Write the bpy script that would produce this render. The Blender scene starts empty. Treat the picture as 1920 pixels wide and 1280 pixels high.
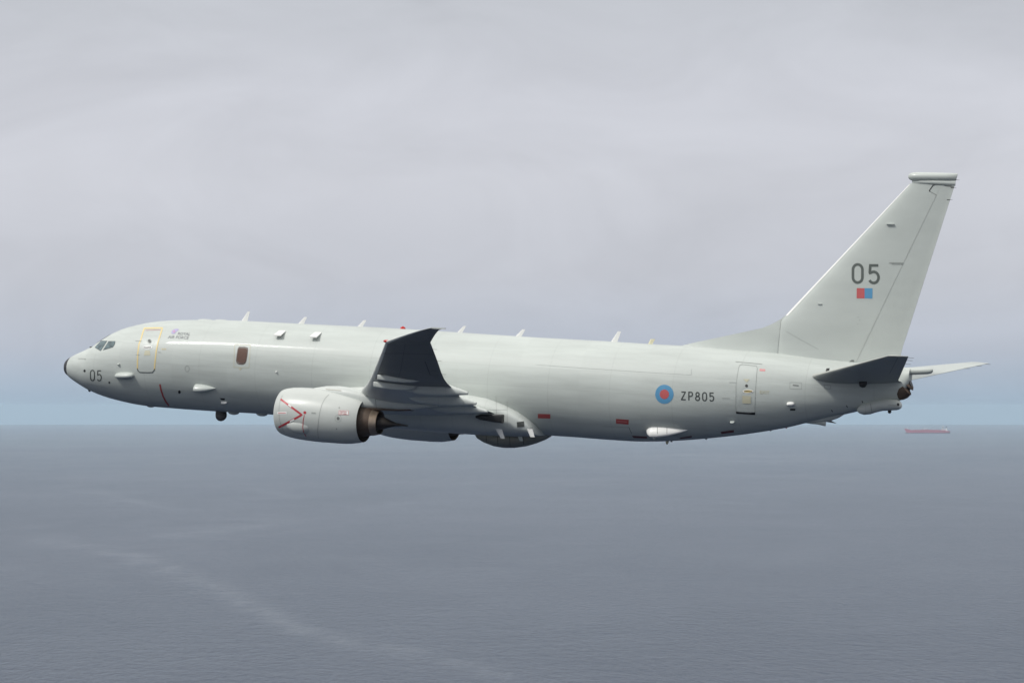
import bpy, bmesh, math, random
from mathutils import Vector, Matrix, Euler
from mathutils.bvhtree import BVHTree
random.seed(5)
sc = bpy.context.scene
C = sc.collection
R = math.radians

# ------------------------------------------------------------------ camera
CAM_H = 120.0                      # metres above the sea
CAM_PITCH = R(1.255)
EARTH = 6371000.0
FPX = 5526.0                       # focal length in pixels of the 1920 wide photo
cam_d = bpy.data.cameras.new('camera'); cam = bpy.data.objects.new('camera', cam_d); C.objects.link(cam)
cam_d.sensor_width = 36.0; cam_d.lens = FPX / 1920 * 36.0
cam_d.clip_start = 1.0; cam_d.clip_end = 400000
cam.location = (0, 0, CAM_H); cam.rotation_euler = (R(90) + CAM_PITCH, 0, 0)
sc.camera = cam

# ------------------------------------------------------------------ light
SUN_EL, SUN_AZ = R(48), R(-119)      # azimuth: direction towards the sun, measured from +Y to +X
sun_dir = Vector((math.sin(SUN_AZ) * math.cos(SUN_EL), math.cos(SUN_AZ) * math.cos(SUN_EL), math.sin(SUN_EL)))
sl = bpy.data.lights.new('sun', 'SUN'); sl.energy = 2.2; sl.angle = R(7); sl.color = (1.0, 0.975, 0.93)
so = bpy.data.objects.new('sun', sl); C.objects.link(so)
so.rotation_euler = sun_dir.to_track_quat('Z', 'Y').to_euler(); so.location = (0, 0, 400)

world = bpy.data.worlds.new('World'); sc.world = world; world.use_nodes = True
nt = world.node_tree; nt.nodes.clear()
def N(t, typ, **kw):
    n = t.nodes.new(typ)
    for k, v in kw.items(): setattr(n, k, v)
    return n
L = nt.links.new
out = N(nt, 'ShaderNodeOutputWorld'); bg = N(nt, 'ShaderNodeBackground'); bg.inputs['Strength'].default_value = 0.1
sky = N(nt, 'ShaderNodeTexSky', sky_type='NISHITA', sun_disc=False, sun_elevation=SUN_EL, sun_rotation=SUN_AZ)
tc = N(nt, 'ShaderNodeTexCoord')
sx = N(nt, 'ShaderNodeSeparateXYZ'); L(tc.outputs['Generated'], sx.inputs[0])
ramp = N(nt, 'ShaderNodeValToRGB')
mr = N(nt, 'ShaderNodeMapRange'); mr.inputs['From Min'].default_value = -0.02; mr.inputs['From Max'].default_value = 1.0
L(sx.outputs['Z'], mr.inputs['Value']); L(mr.outputs[0], ramp.inputs[0])
def lin(r, g, b):
    f = lambda c: ((c / 255 + .055) / 1.055) ** 2.4 if c > 10 else c / 255 / 12.92
    return (f(r), f(g), f(b))
cr = ramp.color_ramp
SK = [(-.02, (158, 180, 200), 1), (-.004, (161, 182, 201), 1), (.004, (167, 184, 202), 1), (.020, (185, 192, 205), 1), (.045, (198, 201, 210), 1),
      (.075, (207, 209, 217), 1), (.105, (206, 208, 216), 1), (.14, (197, 200, 207), 1), (.30, (196, 199, 206), 1),
      (.55, (208, 210, 213), 1.1), (.72, (228, 228, 228), 1.4), (1.0, (236, 235, 233), 1.75)]
while len(cr.elements) < len(SK): cr.elements.new(.5)
for e, (z, c, k) in zip(cr.elements, SK):
    e.position = (z + .02) / 1.02; c = lin(*c); e.color = (c[0] * k / 2, c[1] * k / 2, c[2] * k / 2, 1)
# overcast texture: soft, wide, flattened cloud masses
mp = N(nt, 'ShaderNodeMapping'); mp.inputs['Scale'].default_value = (10, 10, 24); mp.inputs['Rotation'].default_value = (0, R(3), 0); mp.inputs['Location'].default_value = (2.3, 1.1, 0.7)
L(tc.outputs['Generated'], mp.inputs[0])
no = N(nt, 'ShaderNodeTexNoise'); no.inputs['Scale'].default_value = 1.1; no.inputs['Detail'].default_value = 7; no.inputs['Roughness'].default_value = .56; no.inputs['Distortion'].default_value = .8
L(mp.outputs[0], no.inputs['Vector'])
m1 = N(nt, 'ShaderNodeMapRange'); m1.inputs['From Min'].default_value = .3; m1.inputs['From Max'].default_value = .7
m1.inputs['To Min'].default_value = .925; m1.inputs['To Max'].default_value = 1.055
L(no.outputs['Fac'], m1.inputs['Value'])
vm = N(nt, 'ShaderNodeVectorMath', operation='SCALE'); L(ramp.outputs[0], vm.inputs[0]); L(m1.outputs[0], vm.inputs['Scale'])
v2 = N(nt, 'ShaderNodeVectorMath', operation='SCALE'); L(vm.outputs[0], v2.inputs[0]); v2.inputs['Scale'].default_value = 20.0
mx = N(nt, 'ShaderNodeMix', data_type='RGBA'); mx.inputs['Factor'].default_value = .97
L(sky.outputs[0], mx.inputs[6]); L(v2.outputs[0], mx.inputs[7]); L(mx.outputs[2], bg.inputs['Color']); L(bg.outputs[0], out.inputs[0])

sc.view_settings.view_transform = 'Standard'; sc.view_settings.look = 'None'
sc.view_settings.exposure = 0.0; sc.view_settings.gamma = 1.0; sc.view_settings.use_curve_mapping = False
try:
    sc.cycles.use_denoising = True; sc.cycles.volume_bounces = 3; sc.cycles.max_bounces = 8
except Exception: pass

# ------------------------------------------------------------------ helpers
def tag(o, label=None, cat=None, group=None, kind=None):
    if label: o['label'] = label
    if cat: o['category'] = cat
    if group: o['group'] = group
    if kind: o['kind'] = kind
    return o
def make(name, verts, faces, mat, parent=None, smooth=True, sharp=35, recalc=True):
    me = bpy.data.meshes.new(name); me.from_pydata([tuple(v) for v in verts], [], faces)
    if recalc:
        bm = bmesh.new(); bm.from_mesh(me); bmesh.ops.remove_doubles(bm, verts=bm.verts, dist=1e-5)
        bmesh.ops.recalc_face_normals(bm, faces=bm.faces); bm.to_mesh(me); bm.free()
    if smooth:
        me.shade_smooth()
        if sharp: me.set_sharp_from_angle(angle=R(sharp))
    for m in (mat if isinstance(mat, list) else [mat]): me.materials.append(m)
    o = bpy.data.objects.new(name, me); C.objects.link(o)
    if parent: o.parent = parent
    return o
def lerp(a, b, t): return a + (b - a) * t
def interp(tab, x):
    """monotone cubic through a table [(x, y), ...]"""
    n = len(tab)
    if x <= tab[0][0]: return tab[0][1]
    if x >= tab[-1][0]: return tab[-1][1]
    for i in range(n - 1):
        if tab[i][0] <= x <= tab[i + 1][0]: break
    def sl(j): return (tab[j + 1][1] - tab[j][1]) / (tab[j + 1][0] - tab[j][0])
    def tn(j):
        if j == 0: return sl(0)
        if j == n - 1: return sl(n - 2)
        a, b = sl(j - 1), sl(j)
        if a * b <= 0: return 0
        h0, h1 = tab[j][0] - tab[j - 1][0], tab[j + 1][0] - tab[j][0]
        w1, w2 = 2 * h1 + h0, h1 + 2 * h0
        return (w1 + w2) / (w1 / a + w2 / b)
    h = tab[i + 1][0] - tab[i][0]; t = (x - tab[i][0]) / h
    y0, y1, m0, m1 = tab[i][1], tab[i + 1][1], tn(i) * h, tn(i + 1) * h
    return (2*t**3-3*t**2+1)*y0 + (t**3-2*t**2+t)*m0 + (-2*t**3+3*t**2)*y1 + (t**3-t**2)*m1
def loft(rings, cap0=True, cap1=True):
    vs, fs = [], []; n = len(rings[0])
    for r in rings: vs += list(r)
    for i in range(len(rings) - 1):
        for j in range(n):
            k = (j + 1) % n
            fs.append((i*n+j, i*n+k, (i+1)*n+k, (i+1)*n+j))
    if cap0: fs.append(tuple(range(n)))
    if cap1: fs.append(tuple((len(rings)-1)*n + j for j in range(n)))
    return vs, fs
def oval(x, yc, w, zc, zt, zb, n=48, e=2.0, eb=None):
    """cross-section ring at station x; upper half-height zt-zc, lower zc-zb"""
    eb = eb or e; r = []
    for k in range(n):
        a = 2*math.pi*k/n; s, c = math.sin(a), math.cos(a); ee = e if c >= 0 else eb
        y = w*math.copysign(abs(s)**(2/ee), s); z = math.copysign(abs(c)**(2/ee), c)
        r.append((x, yc + y, zc + (z*(zt-zc) if z >= 0 else z*(zc-zb))))
    return r
def blob(tab, yc=0, n=28, e=2.0):
    """tab rows: (x, zt, zb, w)"""
    return loft([oval(x, yc, w, (a+b)/2, a, b, n, e) for x, a, b, w in tab])
def tubes(pts, rad, n=8):
    vs, fs = [], []
    P = [Vector(p) for p in pts]
    for i, p in enumerate(P):
        d = (P[min(i+1, len(P)-1)] - P[max(i-1, 0)]).normalized()
        u = d.orthogonal().normalized(); w = d.cross(u)
        for k in range(n):
            a = 2*math.pi*k/n; vs.append(p + (u*math.cos(a)+w*math.sin(a))*(rad[i] if isinstance(rad, (list, tuple)) else rad))
    for i in range(len(P)-1):
        for k in range(n): fs.append((i*n+k, i*n+(k+1) % n, (i+1)*n+(k+1) % n, (i+1)*n+k))
    fs.append(tuple(range(n))); fs.append(tuple((len(P)-1)*n+k for k in range(n)))
    return vs, fs
def boxvf(x0, x1, y0, y1, z0, z1):
    v = [(x, y, z) for x in (x0, x1) for y in (y0, y1) for z in (z0, z1)]
    return v, [(0,1,3,2), (4,6,7,5), (0,4,5,1), (2,3,7,6), (0,2,6,4), (1,5,7,3)]
def join(*vf):
    V, F = [], []
    for v, f in vf:
        o = len(V); V += list(v); F += [tuple(i+o for i in q) for q in f]
    return V, F
def mir(v): return [(p[0], -p[1], p[2]) for p in v]

# ------------------------------------------------------------------ materials
def principled(name, col, rough=.5, metal=0, coat=0, spec=.5, ior=1.5):
    m = bpy.data.materials.new(name); m.use_nodes = True; b = m.node_tree.nodes['Principled BSDF']
    b.inputs['Base Color'].default_value = (*col, 1); b.inputs['Roughness'].default_value = rough; b.inputs['Metallic'].default_value = metal
    b.inputs['Coat Weight'].default_value = coat; b.inputs['Coat Roughness'].default_value = .08; b.inputs['Specular IOR Level'].default_value = spec
    b.inputs['IOR'].default_value = ior
    return m
def mottled(name, col, rough, amount=.06, scale=(.35, 1.2, 1.2), coat=0, metal=0, seams=None, bump=0.0, zseams=None, spec=.5):
    m = principled(name, col, rough, metal, coat, spec); t = m.node_tree; b = t.nodes['Principled BSDF']; K = t.links.new
    co = N(t, 'ShaderNodeTexCoord'); ma = N(t, 'ShaderNodeMapping'); ma.inputs['Scale'].default_value = scale
    K(co.outputs['Object'], ma.inputs[0])
    n1 = N(t, 'ShaderNodeTexNoise'); n1.inputs['Scale'].default_value = 1.4; n1.inputs['Detail'].default_value = 7; n1.inputs['Roughness'].default_value = .62
    K(ma.outputs[0], n1.inputs['Vector'])
    r1 = N(t, 'ShaderNodeMapRange'); r1.inputs['From Min'].default_value = .3; r1.inputs['From Max'].default_value = .7
    r1.inputs['To Min'].default_value = 1 - amount; r1.inputs['To Max'].default_value = 1 + amount*.6
    K(n1.outputs['Fac'], r1.inputs['Value']); fac = r1.outputs[0]
    sp = N(t, 'ShaderNodeSeparateXYZ'); K(co.outputs['Object'], sp.inputs[0])
    def M(op, a, b_=None, c_=None):
        q = N(t, 'ShaderNodeMath', operation=op)
        for i, v in enumerate((a, b_, c_)):
            if v is None: continue
            if hasattr(v, 'links'): K(v, q.inputs[i])
            else: q.inputs[i].default_value = v
        return q.outputs[0]
    if seams:
        wn = N(t, 'ShaderNodeTexWhiteNoise', noise_dimensions='2D'); cb = N(t, 'ShaderNodeCombineXYZ')
        K(M('FLOOR', M('DIVIDE', M('ADD', sp.outputs['X'], .37+seams/2), seams)), cb.inputs[0]); K(M('FLOOR', M('DIVIDE', M('ADD', sp.outputs['Z'], .18), .8)), cb.inputs[1]); K(cb.outputs[0], wn.inputs['Vector'])
        fac = M('MULTIPLY', fac, M('ADD', .975, M('MULTIPLY', wn.outputs['Value'], .045)))
        d = M('PINGPONG', M('ADD', sp.outputs['X'], .37), seams/2)
        line = M('LESS_THAN', d, .014); fac = M('MULTIPLY', fac, M('SUBTRACT', 1.0, M('MULTIPLY', line, .09)))
    for z in (zseams or []):
        d = M('ABSOLUTE', M('SUBTRACT', sp.outputs['Z'], z)); line = M('LESS_THAN', d, .012)
        fac = M('MULTIPLY', fac, M('SUBTRACT', 1.0, M('MULTIPLY', line, .07)))
    vs = N(t, 'ShaderNodeVectorMath', operation='SCALE'); vs.inputs[0].default_value = col; K(fac, vs.inputs['Scale']); K(vs.outputs[0], b.inputs['Base Color'])
    rr = N(t, 'ShaderNodeMapRange'); rr.inputs['From Min'].default_value = .3; rr.inputs['From Max'].default_value = .7
    rr.inputs['To Min'].default_value = rough*.85; rr.inputs['To Max'].default_value = rough*1.2; K(n1.outputs['Fac'], rr.inputs['Value']); K(rr.outputs[0], b.inputs['Roughness'])
    if bump:
        n2 = N(t, 'ShaderNodeTexNoise'); n2.inputs['Scale'].default_value = 1.3; n2.inputs['Detail'].default_value = 2; K(co.outputs['Object'], n2.inputs['Vector'])
        bp = N(t, 'ShaderNodeBump'); bp.inputs['Strength'].default_value = bump; bp.inputs['Distance'].default_value = .02
        K(n2.outputs['Fac'], bp.inputs['Height']); K(bp.outputs[0], b.inputs['Normal'])
    return m
PAINT = (.495, .53, .50)
M_body = mottled('grey_paint', PAINT, .50, .11, scale=(.25, 1.0, 2.6), coat=.045, seams=2.62, zseams=[.62, -.18, -1.15], bump=.10)
M_fin = mottled('grey_paint_tail', PAINT, .38, .05, coat=.15, bump=.05)
M_wing_shade = mottled('wing_paint_shade', (.21, .215, .20), .45, .10, scale=(.5, 2.5, 1))  # the wing's grey with the shade of the outer underside put in
M_wing_lit = mottled('wing_paint_lit', (.62, .645, .61), .40, .07)  # same wing grey, lightened to carry bounced light on the inboard underside
M_tail_shade = mottled('tailplane_paint_shade', (.40, .415, .38), .45, .10, scale=(.8, 1.5, 1))  # tail grey darkened by hand for the shaded near tailplane
M_nac = mottled('cowling_paint', (.52, .545, .515), .38, .06, coat=.08, seams=40)
M_fair = mottled('fairing_paint', (.53, .56, .53), .42, .07, coat=.05, seams=1.4)
M_belly = mottled('belly_panel_paint', (.25, .245, .205), .5, .15)
M_white = mottled('white_paint', (.80, .80, .77), .35, .03)
M_dark = mottled('weathered_dark_grey', (.06, .06, .055), .55, .25)
M_black = principled('black_rubber', (.012, .012, .013), .45)
M_glass = mottled('cockpit_glass', (.10, .15, .16), .06, .55, scale=(3, 3, 3), spec=.9)
M_metal = mottled('bare_metal', (.55, .54, .52), .28, .08, metal=.9)
M_bronze = mottled('heat_stained_steel', (.46, .36, .27), .36, .2, scale=(3, 1, 1), metal=.85)
M_soot = mottled('sooty_steel', (.05, .042, .036), .5, .3, metal=.4)
M_brown = mottled('scorched_titanium', (.12, .085, .062), .5, .35, metal=.4)
M_red = principled('red_marking', (.42, .035, .045), .4)
M_dred = mottled('faded_red_marking', (.40, .075, .07), .45, .15, scale=(6, 6, 6))
M_mar = principled('dark_red_marking', (.14, .03, .03), .5)
M_pink = principled('pale_red_marking', (.62, .28, .28), .45)
M_blue = principled('pale_blue_marking', (.10, .30, .50), .45)
M_rpink = principled('pale_red_roundel', (.52, .11, .11), .45)
M_letter = principled('dark_grey_lettering', (.07, .08, .075), .5)
M_lgrey = principled('mid_grey_lettering', (.10, .115, .105), .5)
M_yellow = principled('pale_yellow_marking', (.70, .56, .26), .5)
M_yfade = principled('faded_yellow_marking', (.52, .50, .37), .5)
M_line = principled('panel_gap', (.16, .17, .16), .6)
M_sline = principled('faint_panel_gap', (.30, .32, .30), .6)
M_cream = principled('cream_paint', (.72, .68, .48), .4)
M_amber = principled('tinted_window', (.11, .055, .035), .12, spec=.8)
M_purple = principled('violet_marking', (.40, .37, .55), .5)
M_beacon = principled('red_lens', (.5, .02, .015), .2)

# ------------------------------------------------------------------ the aircraft: axes X aft, Y starboard, Z up (metres)
YAW, PIT, ROL = R(-20.951), R(3.110), R(-1.3775)
OFF = Vector((-1.8071, 122.08, -1.524))
Rm = Matrix.Rotation(YAW, 3, 'Z') @ Matrix.Rotation(PIT, 3, 'Y') @ Matrix.Rotation(ROL, 3, 'X')
plane = bpy.data.objects.new('patrol_aircraft', None); C.objects.link(plane); plane.empty_display_size = 3
tag(plane, 'large pale grey twin jet patrol aircraft marked ZP805 flying low above the sea', 'aircraft')
M4 = Matrix.Translation((0, 0, CAM_H)) @ Matrix.Rotation(CAM_PITCH, 4, 'X') @ Matrix.Translation(OFF) @ Rm.to_4x4() @ Matrix.Translation((-19, 0, 0))
plane.matrix_world = M4
EYE = Rm.inverted() @ (-OFF) + Vector((19, 0, 0))             # the viewpoint in aircraft axes
def ray(u, v): return (Rm.inverted() @ Vector(((u-960)/FPX, 1, (640-v)/FPX))).normalized()
def at(u, v, Y=0.0):
    """the point of the aircraft's plane y=Y that stands at (u, v) of the photograph"""
    d = ray(u, v); return EYE + d*((Y-EYE.y)/d.y)
def xz(u, v, Y=0.0):
    p = at(u, v, Y); return p.x, p.z
def hit(bvh, u, v, off=.006):
    d = ray(u, v); loc, nrm, i, _ = bvh.ray_cast(EYE, d)
    if loc is None:
        loc, nrm, i, dd = bvh.find_nearest(at(u, v, -1.5))
    if nrm.dot(d) > 0: nrm = -nrm
    return loc + nrm*off, nrm

def bvh_of(*objs):
    V, F = [], []
    for o in objs:
        k = len(V); V += [v.co.copy() for v in o.data.vertices]; F += [tuple(i+k for i in p.vertices) for p in o.data.polygons]
    return BVHTree.FromPolygons(V, F)

# decals: thin paint sheets lying on a surface
def d_fill(name, bvh, pts, mat, parent, off=.006, rings=4, per=3):
    P = []
    for i in range(len(pts)):
        a, b = pts[i], pts[(i+1) % len(pts)]
        for k in range(per): P.append((lerp(a[0], b[0], k/per), lerp(a[1], b[1], k/per)))
    cx = sum(p[0] for p in P)/len(P); cy = sum(p[1] for p in P)/len(P); n = len(P)
    vs = [hit(bvh, cx, cy, off)[0]]; fs = []
    for r in range(1, rings+1):
        t = r/rings
        for p in P: vs.append(hit(bvh, lerp(cx, p[0], t), lerp(cy, p[1], t), off)[0])
    for j in range(n): fs.append((0, 1+j, 1+(j+1) % n))
    for r in range(rings-1):
        for j in range(n):
            k = (j+1) % n; fs.append((1+r*n+j, 1+(r+1)*n+j, 1+(r+1)*n+k, 1+r*n+k))
    return make(name, vs, fs, mat, parent, sharp=None)
def strip_vf(bvh, pts, w, off=.006, closed=False, seg=3.0):
    Q = []
    m = len(pts) if closed else len(pts)-1
    for i in range(m):
        a, b = pts[i], pts[(i+1) % len(pts)]; d = math.hypot(b[0]-a[0], b[1]-a[1]); k = max(1, int(d/seg))
        for j in range(k): Q.append((lerp(a[0], b[0], j/k), lerp(a[1], b[1], j/k)))
    if not closed: Q.append(pts[-1])
    vs, fs = [], []; n = len(Q)
    for i, q in enumerate(Q):
        a = Q[(i-1) % n] if (closed or i > 0) else q; b = Q[(i+1) % n] if (closed or i < n-1) else q
        def nrm(p, r):
            d = math.hypot(r[0]-p[0], r[1]-p[1]) or 1; return ((p[1]-r[1])/d, (r[0]-p[0])/d)
        n1 = nrm(a, q) if a != q else nrm(q, b); n2 = nrm(q, b) if b != q else nrm(a, q)
        mx_, my_ = n1[0]+n2[0], n1[1]+n2[1]; l2 = mx_*mx_+my_*my_
        k = min(2/l2, 1.0) if l2 > .3 else .5
        mx_, my_ = mx_*k, my_*k
        vs.append(hit(bvh, q[0]+mx_*w/2, q[1]+my_*w/2, off)[0]); vs.append(hit(bvh, q[0]-mx_*w/2, q[1]-my_*w/2, off)[0])
    for i in range(n if closed else n-1):
        k = (i+1) % n; fs.append((2*i, 2*i+1, 2*k+1, 2*k))
    return vs, fs
def d_line(name, bvh, pts, w, mat, parent, off=.006, closed=False):
    v, f = strip_vf(bvh, pts, w, off, closed); return make(name, v, f, mat, parent, sharp=None)
def arc(cx, cy, rx, ry, a0, a1, n=10): return [(cx+rx*math.cos(R(a0+(a1-a0)*i/n)), cy-ry*math.sin(R(a0+(a1-a0)*i/n))) for i in range(n+1)]
GL = {  # stroke glyphs on a 1 x 1 box, y down
 '0': [(arc(.5, .30, .44, .27, 0, 180) + arc(.5, .70, .44, .27, 180, 360), True)],
 '5': [([(.92, .05), (.16, .05), (.10, .47), (.2, .43)] + arc(.48, .67, .46, .29, 110, -150, 16), False)],
 'Z': [([(.04, .05), (.94, .05), (.04, .95), (.98, .95)], False)],
 'P': [([(.1, 1.0), (.1, .05), (.62, .05)] + arc(.62, .29, .32, .24, 90, -90) + [(.1, .53)], False)],
 '8': [(arc(.5, .27, .34, .22, 0, 360, 18)[:-1], True), (arc(.5, .73, .42, .24, 0, 360, 18)[:-1], True)],
}
def d_text(name, bvh, text, boxes, w, mat, parent, slope=0.0, off=.006):
    parts = []
    for ch, (x0, y0, x1, y1) in zip(text, boxes):
        for pts, cl in GL[ch]:
            P = []
            for a, b in pts:
                x = lerp(x0+w/2, x1-w/2, a); y = lerp(y0+w/2, y1-w/2, (b-.03)/.94) + (x-x0)*slope
                P.append((x, y))
            parts.append(strip_vf(bvh, P, w, off, cl, seg=2.0))
    v, f = join(*parts); return make(name, v, f, mat, parent, sharp=None)
def d_font(name, bvh, lines, mat, parent, off=.008):
    """small lettering set in a built-in face, laid on the surface; lines: (text, x, y, height, shear, squeeze)"""
    V, F = [], []
    for s, x, y, h, sh, sq in lines:
        cu = bpy.data.curves.new('t', 'FONT'); cu.body = s; cu.size = 1; cu.shear = sh; cu.fill_mode = 'FRONT'; cu.resolution_u = 3; cu.offset = .012
        o = bpy.data.objects.new('t', cu); C.objects.link(o); bpy.context.view_layer.update()
        me = bpy.data.meshes.new_from_object(o.evaluated_get(bpy.context.evaluated_depsgraph_get()))
        k = h/.70; b = len(V)
        V += [hit(bvh, x+v.co.x*k*sq, y-v.co.y*k+v.co.x*k*sq*.045, off)[0] for v in me.vertices]
        F += [tuple(i+b for i in p.vertices) for p in me.polygons]
        bpy.data.objects.remove(o); bpy.data.curves.remove(cu); bpy.data.meshes.remove(me)
    return make(name, V, F, mat, parent, smooth=False)

# ---- fuselage
TOP = [(117.5,687),(118.5,681),(121,676.5),(126,672),(135,667),(148,661),(162,655),(169,651.5),(178,648),(190,639),(200,632.5),(217,622.5),(233,615.5),(250,610.5),(267,606.7),(283,603.8),(300,601.8),(325,600.2),(367,599.5),(400,599.8),(450,601),(556,606.3),(633,610),(716,614),(937,628),(1000,632),(1145,640),(1215,644.5),(1280,647.8),(1370,655),(1457,662),(1536,671),(1591,677),(1650,684),(1712,690.5)]
BOT = [(117.5,688),(118.5,694),(121.7,700.8),(126.7,704.7),(133,710),(143,716.7),(155,724),(166.7,730.8),(180,737),(200,744.5),(216.7,749.3),(233,753.3),(250,757),(267,759.8),(283,761.9),(317,764.6),(350,767.2),(400,770.6),(480,775),(560,780.5),(800,800),(1021,815.5),(1075,819),(1125,823),(1175,826.3),(1225,827),(1275,825),(1325,821),(1375,815.8),(1425,808.8),(1475,800),(1506,792.5),(1550,782.5),(1589,774),(1625,765.5),(1660,757),(1684,749.5),(1690,742),(1698,728),(1706,714),(1712,704)]
def prof(L_, dx=0):
    t = [xz(u, v) for u, v in L_]; t = [(x+.10, z) for x, z in t]; o = []
    for x, z in t:
        if not o or x > o[-1][0]+.015: o.append((x, z))
    return o
PT, PB = prof(TOP), prof(BOT)
X0 = 0.0; PT[0] = (0.0, PT[0][1]); PB[0] = (0.0, PT[0][1]-.01)
PW = [(0,.0),(.05,.17),(.15,.33),(.3,.49),(.6,.74),(1,1.0),(1.5,1.24),(2,1.42),(3,1.64),(4,1.77),(5,1.845),(6,1.88),(26.5,1.88),(28,1.84),(30,1.68),(32,1.40),(34,1.05),(35.5,.76),(36.8,.45),(37.6,.30)]
XEND = min(PT[-1][0], PB[-1][0], 37.6)
def fus(x):
    zt, zb, w = interp(PT, x), interp(PB, x), interp(PW, x)
    fr = interp([(0, .5), (1.2, .5), (3.5, .50), (6, .53), (26, .53), (30, .50), (XEND, .5)], x)
    return zt, zb, w, zb+(zt-zb)*fr
def fring(x, n=112):
    zt, zb, w, zc = fus(x); return oval(x, 0, max(w, .002), zc, zt, zb, n, 2.0, 2.08)
xs = [.0015*(i+1)**2 for i in range(17)]                     # up to .294
nose_x = [0.002]+xs
body_x = [xs[-1]+i*.06 for i in range(90)]
while body_x[-1] < XEND-.16: body_x.append(body_x[-1]+.15)
body_x.append(XEND)
v, f = loft([fring(x) for x in body_x]); fuselage = make('fuselage', v, f, M_body, plane)
v, f = loft([fring(x) for x in nose_x]); nose = make('nose_tip', v, f, M_black, plane)
B = bvh_of(fuselage, nose)

# ---- generic aerofoil surface
def naca(s): return 5*(.2969*math.sqrt(max(s, 0))-.126*s-.3516*s*s+.2843*s**3-.1036*s**4)
def foil(stations, nvec, s0=0.0, s1=1.0, n=18, tmin=.008):
    """stations: (LE, TE, thickness/chord). ring goes up one face and back down the other"""
    rings = []; nv = Vector(nvec)
    ss = [s0+(s1-s0)*(1-math.cos(math.pi*i/n))/2 if s0 == 0 and s1 == 1 else (s0+(s1-s0)*((i/n)**1.8 if s0 == 0 else i/n)) for i in range(n+1)]
    for le, te, tc_ in stations:
        le, te = Vector(le), Vector(te); c = (te-le).length; up, dn = [], []
        for s in ss:
            h = max(naca(s)*tc_*c, tmin if s > 0 else 0); p = le+(te-le)*s
            up.append(p+nv*h); dn.append(p-nv*h)
        rings.append([tuple(q) for q in up+dn[::-1]])
    return loft(rings)
def refine(st, m=4, smooth=False):
    o = []
    for i in range(len(st)-1):
        for k in range(m):
            t = k/m; a, b = st[i], st[i+1]
            o.append((Vector(a[0]).lerp(Vector(b[0]), t), Vector(a[1]).lerp(Vector(b[1]), t), lerp(a[2], b[2], t)))
    o.append((Vector(st[-1][0]), Vector(st[-1][1]), st[-1][2])); return o

# ---- wings
LEZ = [(1.2,-1.15),(1.9,-1.08),(4.83,-.74),(8,-.38),(10,-.03),(12,.42),(14.5,1.0),(15.6,1.29),(16.5,1.48),(17.6,1.69),(18.5,1.84),(18.8,1.88)]
TEZ = [(1.2,-1.42),(1.9,-1.34),(4.83,-.98),(6.9,-.66),(8,-.52),(9.7,-.28),(11.5,-.06),(12.5,.15),(14.5,.78),(15.6,1.10),(16.5,1.37),(17.6,1.66),(18.5,1.82),(18.8,1.87)]
LEX = [(1.2,13.1),(1.9,13.7),(2.6,14.5),(3.6,15.6),(4.83,16.33),(15.6,21.93),(18.8,25.02)]
TEX = [(1.2,21.0),(5.8,21.15),(16.5,24.04),(18.5,25.16),(18.8,25.42)]
def plin(t, x):
    for (a, b), (c, d) in zip(t, t[1:]):
        if x <= c: return b+(d-b)*(x-a)/(c-a)
    return t[-1][1]
def wst(y, sg):
    return ((plin(LEX, y), sg*y, interp(LEZ, y)), (plin(TEX, y), sg*y, interp(TEZ, y)), .15 if y < 2 else lerp(.145, .105, min((y-2)/14, 1)) if y < 17.9 else .09)
wy = [1.2,1.6,1.9,2.2,2.6,3.1,3.6,4.2,4.83,5.3,5.8,6.5,7.2,8,9,10,11,12,13,14,15,15.6,16,16.5,17,17.6,18.1,18.5,18.72,18.8]
def boat(y, x0, x1, ztop, drop, w, sg, tail=.13):
    """flap track fairing: pointed nose, keel that deepens then a blunt upright tail"""
    rg = []
    for i in range(19):
        t = i/18; x = lerp(x0, x1, t)
        d = drop*(math.sin(math.pi*min(t/.62, 1)/2)**.9 if t < .62 else lerp(1, .42, ((t-.62)/.38)**1.5)); d = max(d, .02)
        ww = w*(math.sin(math.pi*min(t/.5, 1)/2)**.7 if t < .5 else lerp(1, .22, ((t-.5)/.5)**1.6))
        zt = ztop(t); zb = zt-d
        rg.append(oval(x, sg*y, max(ww, .015), zt-d*.45, zt, zb, 20, 2.2))
    return loft(rg)
wings = {}
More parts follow.
